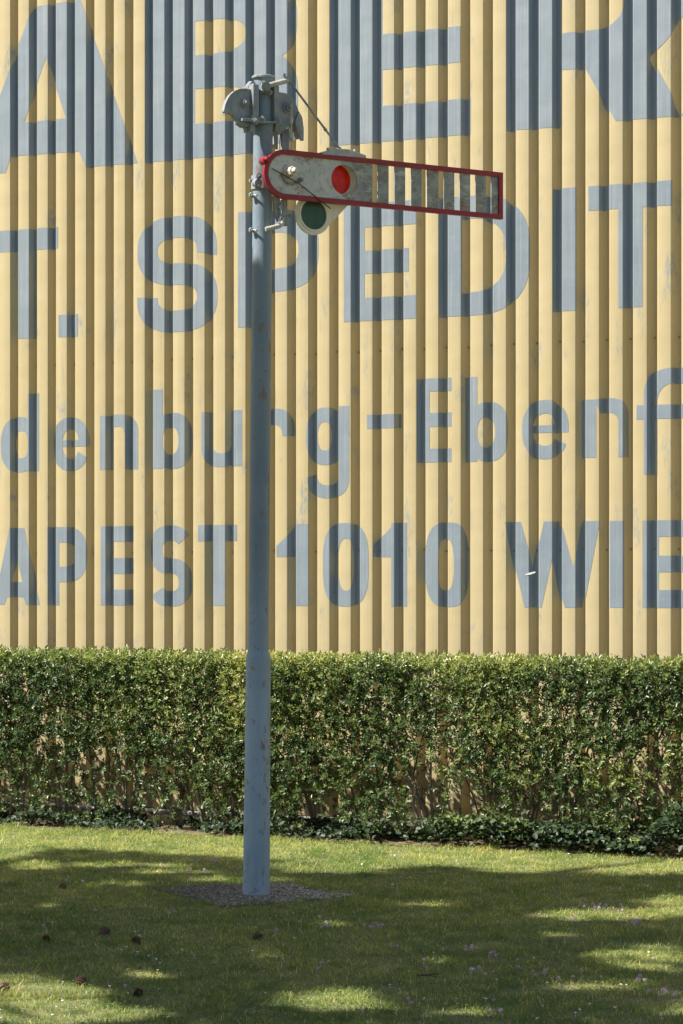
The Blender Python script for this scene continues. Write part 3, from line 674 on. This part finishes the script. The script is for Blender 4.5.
# pivot hub
pa, pz = lz(288.6, 172.3)
m_ = MB(); m_.tube([(pa, .0, pz), (pa, -.010, pz)], .034, 20); m_.tube([(pa, -.01, pz), (pa, -.055, pz)], [.028, .024], 8); m_.tube([(pa, -.055, pz), (pa, -.062, pz), (pa, -.078, pz)], [.017, .015, .010], 12); m_.build('pivot', painted_metal('rusty_pivot', (.58, .52, .44), (.66, .6, .52), .7, (.22, .12, .07), .5, 30), arm, smooth='auto')
m_ = MB()
pts = []
for i in range(11): a = R(175+i*15); pts.append((pa+.01+.052*math.cos(a), -.008, pz-.012+.046*math.sin(a)))
m_.tube(pts, .0055, 8)
ba, bz = lz(299.5, 180.2); m_.tube([(ba, -.003, bz), (ba, -.022, bz)], [.013, .011], 12); m_.tube([(ba, -.022, bz), (ba, -.034, bz)], .007, 8)
m_.build('pivot_bracket', painted_metal('dirty_bracket', (.28, .27, .23), (.2, .19, .16), .6, rough=.6, scale=25), arm, smooth='auto')
m_ = MB(); p0, p1 = lz(270.5, 169), lz(329, 209); pm = lz(297, 184)
m_.tube([(p0[0], -.016, p0[1]), (pm[0], -.02, pm[1]), (p1[0], -.015, p1[1])], .0028, 6); m_.build('stay_wire', M_TWIG, arm, smooth='auto')
# counter bracket on the arm's upper edge
m_ = MB(); arm_prism(m_, [lz(320.5, 152.3), lz(334, 149), lz(347, 149.6), lz(364, 155.4), lz(365, 158.5), lz(320.5, 154.8)], -.016, .03)
for px, py in ((328, 150.5), (355, 152.3)): ba, bz = lz(px, py); m_.tube([(ba, 0, bz), (ba, 0, bz+.014)], .009, 6)
m_.build('rod_bracket', painted_metal('pale_bracket', (.42, .43, .41), (.3, .31, .3), .5, scale=30), arm, bevel=.0015)
# spectacle plate .055 behind the arm, carries the red and the green glass
SY = .060
def sp_of(px, py):                                 # photo position -> (a, z) in the spectacle plane
    t_ = (px-341.5)/F; o_ = PV-NA*SY; u = (t_*o_.y-o_.x)/(cP-t_*sP); Yp = o_.y+u*sP; return (u, CAMH+(HY-py)*Yp/F-AH0)
rc = sp_of(245+484/5.254, 130+262/5.254); gc = sp_of(245+355/5.254, 130+446/5.254); rg = .0765; ro = .1035; rro = .108
spct = empty('spectacle', (0, 0, 0)); spct.parent = arm
dirv = Vector((gc[0]-rc[0], gc[1]-rc[1])); dist = dirv.length
def hull(c1, r1, c2, r2):
    dx, dz = c2[0]-c1[0], c2[1]-c1[1]; dd = math.hypot(dx, dz); th = math.atan2(dz, dx); al = math.acos((r1-r2)/dd); o_ = []
    for i in range(25): a = th+al+(2*math.pi-2*al)*i/24; o_.append((c1[0]+r1*math.cos(a), c1[1]+r1*math.sin(a)))
    for i in range(25): a = th-al+(2*al)*i/24; o_.append((c2[0]+r2*math.cos(a), c2[1]+r2*math.sin(a)))
    return o_
# plate made of two annular collars and a web between them
for c_, rr_ in ((gc, ro), (rc, rro)):
    m_ = MB(); kk = 48
    ri = [(c_[0]+rg*math.cos(2*math.pi*i/kk), c_[1]+rg*math.sin(2*math.pi*i/kk)) for i in range(kk)]; rout = [(c_[0]+rr_*math.cos(2*math.pi*i/kk), c_[1]+rr_*math.sin(2*math.pi*i/kk)) for i in range(kk)]
    grid_plate(m_, rout, ri, SY-.006, SY+.004)
    rl = [(c_[0]+(rg+.008)*math.cos(2*math.pi*i/kk), c_[1]+(rg+.008)*math.sin(2*math.pi*i/kk)) for i in range(kk)]
    grid_plate(m_, rl, ri, SY-.014, SY-.006)
    m_.build('lens_ring', M_CREAM, spct, smooth='auto')
web = hull(gc, ro*.97, (rc[0]+.02, rc[1]), .125)
# web: fan strips outside the two lens openings, on the rear plane
pm_ = MB(); hb = hull(gc, ro*.96, (rc[0]+.035, rc[1]), rro)
import bmesh
bm = bmesh.new()
vo_ = [bm.verts.new((a, SY-.003, z)) for a, z in hb]; eds = [bm.edges.new((vo_[i], vo_[(i+1) % len(vo_)])) for i in range(len(vo_))]
for c_ in (gc, rc):
    vi = [bm.verts.new((c_[0]+(rg+.004)*math.cos(2*math.pi*i/40), SY-.003, c_[1]+(rg+.004)*math.sin(2*math.pi*i/40))) for i in range(40)]
    eds += [bm.edges.new((vi[i], vi[(i+1) % 40])) for i in range(40)]
bmesh.ops.triangle_fill(bm, use_beauty=True, use_dissolve=False, edges=eds)
me = bpy.data.meshes.new('spectacle_plate'); bm.to_mesh(me); bm.free()
o = finish('spectacle_plate', me, M_CREAM, spct); md = o.modifiers.new('solid', 'SOLIDIFY'); md.thickness = .005
for c_, mm, nm in ((gc, M_GGL, 'green_lens'), (rc, M_RGL, 'red_lens')):
    m_ = MB(); m_.tube([(c_[0], SY-.004, c_[1]), (c_[0], SY+.003, c_[1])], rg, 40); m_.build(nm, mm, spct, smooth='auto')
# bearing and linkage behind the arm
m_ = MB(); m_.tube([Wp(289, 172.5, DP-.004), Wp(276, 176, .02)], .02, 14); sgp(m_, 'bearing', M_HEAD, smooth='auto')
m_ = MB(); cp = Vector(hp(CAMH+(HY-183)/SC)); m_.tube([cp-Vector((0, 0, .035)), cp+Vector((0, 0, .035))], .058, 24)
m_.tube([Wp(255.5, 183, .055), Wp(258.5, 183, .085)], .022, 10); bolt(m_, 258.5, 176, .07, .011, .02); bolt(m_, 257, 186, .07, .011, .02)
m_.tube([Wp(249.5, 180.5, .03), Wp(254, 180.5, .03)], .008, 8)
sgp(m_, 'bearing_clamp', M_HEAD, smooth='auto')
for y_ in (195, 230):
    m_ = MB(); a = Wp(250.3, y_, .0); b = Wp(257, y_+.5, .05); m_.tube([a, b], .006, 8); m_.tube([a-(b-a)*.0, a+(b-a)*.22], .013, 6); c2_ = Wp(257, y_+4, .055); m_.tube([Wp(251.5, y_, .05), c2_], .006, 8)
    sgp(m_, 'step_bolt', M_HEAD, smooth='auto')
sgp(plate([(283, 196), (287.6, 196), (287.6, 226), (283, 226)], .05, .035), 'link_bar', M_HEAD, bevel=.0015)
sgp(plate([(273.5, 196), (280, 196), (281, 214), (278, 222), (275, 214)], .06, .045), 'link_bar', M_HEAD, bevel=.0015)
m_ = MB(); m_.tube([Wp(281.5, 200, .065), Wp(279, 221, .065)], .005, 8); m_.tube([Wp(280.6, 207, .05), Wp(280.6, 207, .08)], .011, 10); m_.tube([Wp(281.8, 215, .05), Wp(281.8, 215, .075)], .009, 10)
m_.tube([Wp(286, 215.5, .04), Wp(296, 215.5, .05)], .006, 8); m_.tube([Wp(289.5, 215.5, .045), Wp(292.3, 215.5, .048)], .013, 8)
sgp(m_, 'link_rod', M_HEAD, smooth='auto')
m_ = MB(); m_.tube([Wp(265.5, 229.3, .055), Wp(279, 226, .07), Wp(282.2, 224, .07), Wp(282.5, 218, .06)], [.011, .0125, .012, .009], 14); sgp(m_, 'crank_handle', M_STEEL, smooth='auto')

# ------------------------------------------------------------------ pine cones, blossoms, twig
def cone_mesh():
    m_ = MB(); core = [(0, 0, -.022), (0, 0, -.012), (0, 0, .012), (0, 0, .026)]; m_.tube(core, [.004, .011, .009, .002], 8)
    for i in range(58):
        f_ = i/57; a = i*2.39996; zc = -.020+.042*f_; rr_ = .020*math.sin(math.pi*(.18+.74*f_))+.004
        e = Vector((math.cos(a), math.sin(a), 0)); s_ = Vector((-math.sin(a), math.cos(a), 0)); b0 = Vector((0, 0, zc)); tip = b0+e*rr_*1.15+Vector((0, 0, .008+.004*f_)); w_ = .0065*(1-.35*f_)
        m_.add([b0+e*.004-s_*w_*.4, b0+e*.004+s_*w_*.4, tip+s_*w_, tip+e*.002+Vector((0, 0, .001)), tip-s_*w_, tip+Vector((0, 0, -.004))], [(0, 1, 2, 3, 4), (1, 0, 5), (1, 5, 2), (2, 5, 3), (3, 5, 4), (4, 5, 0)])
    return m_
cones = [(103.5, 933, 1.15, 'large dark brown pine cone on the lawn, biggest and darkest of the scattered cones'), (46, 940, .95, 'pine cone on the lawn just left of the large dark cone'),
         (137, 942, 1.0, 'greyish pine cone on the lawn just right of the large dark cone'), (256, 938, 1.05, 'lone pine cone on the grass in front of the signal post'),
         (62, 887, .95, 'pine cone farthest up the lawn towards the hedge, left of the gravel'), (3, 989, 1.1, 'pine cone at the left edge of the picture beside the sunny patch'),
         (79, 984, 1.1, 'reddish pine cone on the near lawn, left of the other near cone'), (138, 994, .95, 'small pine cone nearest the bottom of the picture')]
c0 = None
for x_, y_, k_, lb in cones:
    X, Y = px_ground(x_, y_+2)
    if c0 is None: c0 = cone_mesh().build('pine_cone', M_CONE); o = c0
    else: o = c0.copy(); C.objects.link(o)
    o.location = (X, Y, .013*k_); o.scale = (k_*random.uniform(.66, .80), k_*.72, k_*random.uniform(.85, 1.05)); o.rotation_euler = (R(random.uniform(60, 110)), 0, random.uniform(0, 6.28)); tag(o, lb, 'pine cone', 'pine cones scattered on the lawn')
z7 = lambda x_, y_: (x_/2.009, 640+y_/2.009); z8 = lambda x_, y_: (343+x_/2.009, 640+y_/2.009)
pk = []
for (x_, y_), n_, sx_, sy_ in ((z7(425, 440), 6, 6, 2), (z7(400, 440), 4, 10, 3), (z7(300, 455), 6, 14, 4), (z7(345, 548), 4, 6, 1.5), (z7(655, 528), 10, 11, 3), (z7(585, 580), 8, 14, 3), (z7(100, 435), 5, 22, 9), (z7(90, 575), 4, 5, 4), (z7(145, 485), 5, 16, 7), (z7(640, 655), 4, 10, 4), (z7(195, 540), 2, 3, 2), (z7(385, 470), 8, 16, 5), (z7(270, 700), 2, 8, 4),
                        (z8(530, 538), 18, 15, 1.8), (z8(580, 570), 8, 5, 2), (z8(480, 535), 4, 5, 3), (z8(440, 562), 4, 6, 1.5), (z8(62, 577), 6, 6, 1), (z8(250, 615), 4, 5, 2), (z8(305, 632), 5, 5, 1.5), (z8(275, 665), 5, 9, 3), (z8(160, 655), 3, 4, 2), (z8(460, 680), 7, 11, 4), (z8(400, 672), 5, 9, 3), (z8(600, 683), 4, 5, 1.5), (z8(650, 712), 8, 14, 2), (z8(125, 732), 4, 7, 1.5), (z8(300, 750), 4, 10, 4), (z8(100, 512), 1, 2, 1), (z8(100, 620), 3, 6, 2), (z8(390, 552), 2, 3, 2), (z8(495, 470), 3, 3, 2), (z8(40, 750), 3, 6, 2), (z8(555, 500), 3, 6, 2), (z8(350, 650), 2, 3, 2)):
    for _ in range(n_): pk.append((x_+random.gauss(0, sx_), y_+random.gauss(0, sy_)))
m_ = MB()
for i in range(26):
    a = i*2.4; f_ = i/25; e = Vector((math.cos(a)*math.sqrt(1-(1-1.5*f_)**2 if abs(1-1.5*f_) < 1 else .0), math.sin(a)*math.sqrt(1-(1-1.5*f_)**2 if abs(1-1.5*f_) < 1 else 0), 1-1.5*f_)); p = Vector((0, 0, .03))+e*.004
    s_ = e.orthogonal().normalized()*.0013; m_.add([p-s_, p+s_, p+e*.0045+s_*.6, p+e*.0045-s_*.6], [(0, 1, 2, 3)])
m_.tube([(0, 0, 0), (0, 0, .028)], .001, 4, False)
p0_ = None
for x_, y_ in pk:
    if y_ > 1030 or not -20 < x_ < 700: continue
    if 157 < x_ < 345 and 884 < y_ < 906: y_ += 24
    X, Y = px_ground(x_, max(y_, 862)+1)
    if (WZ-Y)*cT-X*sT < gline(X, Y)+.06: continue
    if p0_ is None: p0_ = m_.build('clover_blossom', M_PINK); o = p0_
    else: o = p0_.copy(); C.objects.link(o)
    o.location = (X, Y, random.uniform(-.020, -.009)); o.scale = (random.uniform(.75, 1.1),)*3; o.rotation_euler = (random.uniform(-.3, .3), random.uniform(-.3, .3), random.uniform(0, 6))
    tag(o, 'small pink clover blossom in the lawn grass', 'flower', 'pink clover blossoms in the lawn')
m_ = MB()
for i in range(10):
    a = i*.628; e = Vector((math.cos(a), math.sin(a), .15)); s_ = Vector((-math.sin(a), math.cos(a), 0))*.0013; p = Vector((0, 0, .026))
    m_.add([p-s_*.5, p+s_*.5, p+e*.0055+s_, p+e*.0055-s_], [(0, 1, 2, 3)])
m_.tube([(0, 0, 0), (0, 0, .026)], .001, 4, False)
d0_ = None; cnt = 0
while cnt < 170:
    x_ = random.uniform(-5, 690); y_ = 850+180*random.random()**.8
    if vnoise(np.array([x_/60.]), np.array([y_/25.]), 1., 88)[0] < .42: continue
    if 150 < x_ < 360 and 880 < y_ < 912: continue
    X, Y = px_ground(x_, y_)
    if (WZ-Y)*cT-X*sT < gline(X, Y)+.06: continue
    cnt += 1
    if d0_ is None: d0_ = m_.build('daisy', M_WHITE); o = d0_
    else: o = d0_.copy(); C.objects.link(o)
    o.location = (X, Y, random.uniform(-.010, -.002)); o.scale = (random.uniform(.7, 1.15),)*3; o.rotation_euler = (random.uniform(-.5, .3), random.uniform(-.3, .3), random.uniform(0, 6))
    tag(o, 'tiny white daisy in the lawn grass', 'flower', 'white daisies in the lawn')
m_ = MB(); p = [px_ground(417, 981), px_ground(428, 982), px_ground(442, 981.5)]; m_.tube([(a, b, .022+.006*i) for i, (a, b) in enumerate(p)], [.004, .0035, .002], 6); m_.tube([(p[1][0], p[1][1], .026), (p[1][0]+.03, p[1][1]-.05, .03)], .002, 5)
tag(m_.build('twig', M_TWIG), 'short dry brown twig lying on the shaded lawn', 'twig')

# ------------------------------------------------------------------ shade trees standing to the left, out of the picture
litz = [(35, 1000, 75, 22), (150, 974, 40, 7), (330, 1003, 95, 11), (120, 1016, 60, 8), (470, 1012, 50, 5), (650, 960, 60, 14), (620, 915, 80, 6), (690, 900, 50, 9), (560, 935, 40, 4), (600, 985, 60, 6),
        (655, 872, 60, 2.5), (40, 1015, 80, 16), (20, 985, 60, 16), (90, 866, 100, 4), (230, 880, 60, 3.5), (190, 915, 26, 3), (330, 925, 30, 3), (420, 905, 34, 2.5), (500, 945, 30, 3), (60, 925, 30, 3), (130, 885, 50, 3), (310, 866, 60, 4), (30, 905, 50, 3.5), (690, 1010, 30, 8), (440, 962, 26, 3), (260, 955, 30, 3)]
def lit_mask(px_, py_, wob):                        # lawn patches kept sunlit: crown leaves on their sun rays are left out
    m_ = np.zeros(len(px_), bool)
    for cx, cy, rx, ry in litz: m_ |= ((px_-cx)/rx)**2+((py_-cy)/ry)**2 < (1+wob)
    return m_
def tree(loc, hgt, cr, nleaf, seed, label, clip=True):
    g = np.random.default_rng(seed); rnd = random.Random(seed)
    tr = empty('tree', loc); tag(tr, label, 'tree', 'shade trees beside the lawn')
    m_ = MB(); m_.tube([(0, 0, -.05), (.03, .02, .6), (0, .05, 2.2), (.1, 0, hgt*.55), (.05, .05, hgt*.85)], [.24, .19, .16, .12, .04], 12); m_.build('trunk', M_BARK, tr, True)
    cen = np.array([0, 0, hgt*.72]); tips = []
    for i in range(46):
        a = i*2.4; zz = rnd.uniform(-.75, .8); rr_ = math.sqrt(1-zz*zz*.8)*rnd.uniform(.55, .95)
        tips.append((cr[0]*rr_*math.cos(a), cr[1]*rr_*math.sin(a), cen[2]+cr[2]*zz))
    m_ = MB()
    for tpt in tips:
        st = Vector((.05, .03, min(tpt[2]-.5, hgt*.6)*rnd.uniform(.7, 1))); e = Vector(tpt); md_ = st.lerp(e, .5)+Vector((0, 0, .3)); m_.tube([st, md_, e], [.06, .04, .012], 6, False)
    m_.build('limbs', M_BARK, tr, True)
    cl = g.normal(size=(420, 3)); cl /= np.linalg.norm(cl, axis=1, keepdims=True); cl *= (g.random((420, 1))**.45); cl = cl*np.array(cr)+cen
    pos = cl[g.integers(0, 420, nleaf)]+g.normal(0, .34, (nleaf, 3))
    if clip:
        wp = pos+np.array(loc); sd = np.array(SD); gp = wp-sd*(wp[:, 2:3]/sd[2])
        gy = np.maximum(gp[:, 1], 4); py_ = HY+F*CAMH/gy; px_ = 341.5+gp[:, 0]*F/gy
        wn_ = (WZ-gp[:, 1])*cT-gp[:, 0]*sT
        rgt = np.clip((gp[:, 0]+.75)/.5, 0, 1)
        lim = 14.15*(1-rgt)+13.32*rgt+.35*(vnoise(gp[:, 0], gp[:, 0]*0, 1.6, 5)-.5)
        thin = (gp[:, 1] > 13.1) & (vnoise(gp[:, 0]*.7, gp[:, 1], 2.9, 6) > .50)
        lm = lit_mask(px_, py_, (vnoise(gp[:, 0], gp[:, 1], 3.5, 91)-.5)*1.5) & (g.random(nleaf) < .985)
        kp = (gp[:, 1] < lim) & ~thin & (wn_ > 1.25) & ~lm
        # clear of the upper part of the signal post and its arm
        kp &= ~((gp[:, 0] > 2.25) & (gp[:, 0] < 4.6) & (np.abs(gp[:, 1]-12.2-(gp[:, 0]+.42)*.247) < .5))
        pos = pos[kp]
    if loc[1] == 9.75:                               # extra leaves added along the sun's path to shade the lower post
        m2 = 11000; gx = g.uniform(.2, 2.3, m2); gy = 12.2+(gx+.42)*.247+g.uniform(-.26, .26, m2); zz = g.uniform(5.4, 7.6, m2)
        pos = np.concatenate([pos, np.stack([gx, gy, zz*0], 1)+np.array(SD)*(zz/SD.z)[:, None]-np.array(loc)])
    n = len(pos); print('tree leaves', n)
    V, Fq, va_ = leaves(pos, g.normal(size=(n, 3)), g.normal(size=(n, 3))+np.array([0, 0, 1.]), g.uniform(.07, .12, n), g.uniform(.05, .085, n), np.clip(g.normal(.5, .25, n), 0, 1))
    finish('crown', np_mesh('crown', V, Fq, {'var': va_}), M_TREELEAF, tr)
tree((-6.3, 9.75, 0), 9.2, (3.9, 3.9, 2.5), 78000, 1, 'broad leafy tree shading the lawn, standing left of the signal')
tree((-9.8, 9.9, 0), 10.5, (3.2, 3.0, 3.0), 38000, 2, 'taller leafy tree farther left beyond the first shade tree')
tree((-6.0, 4.2, 0), 9.0, (3.4, 3.0, 2.4), 45000, 3, 'leafy tree nearest the camera on the left side of the lawn')
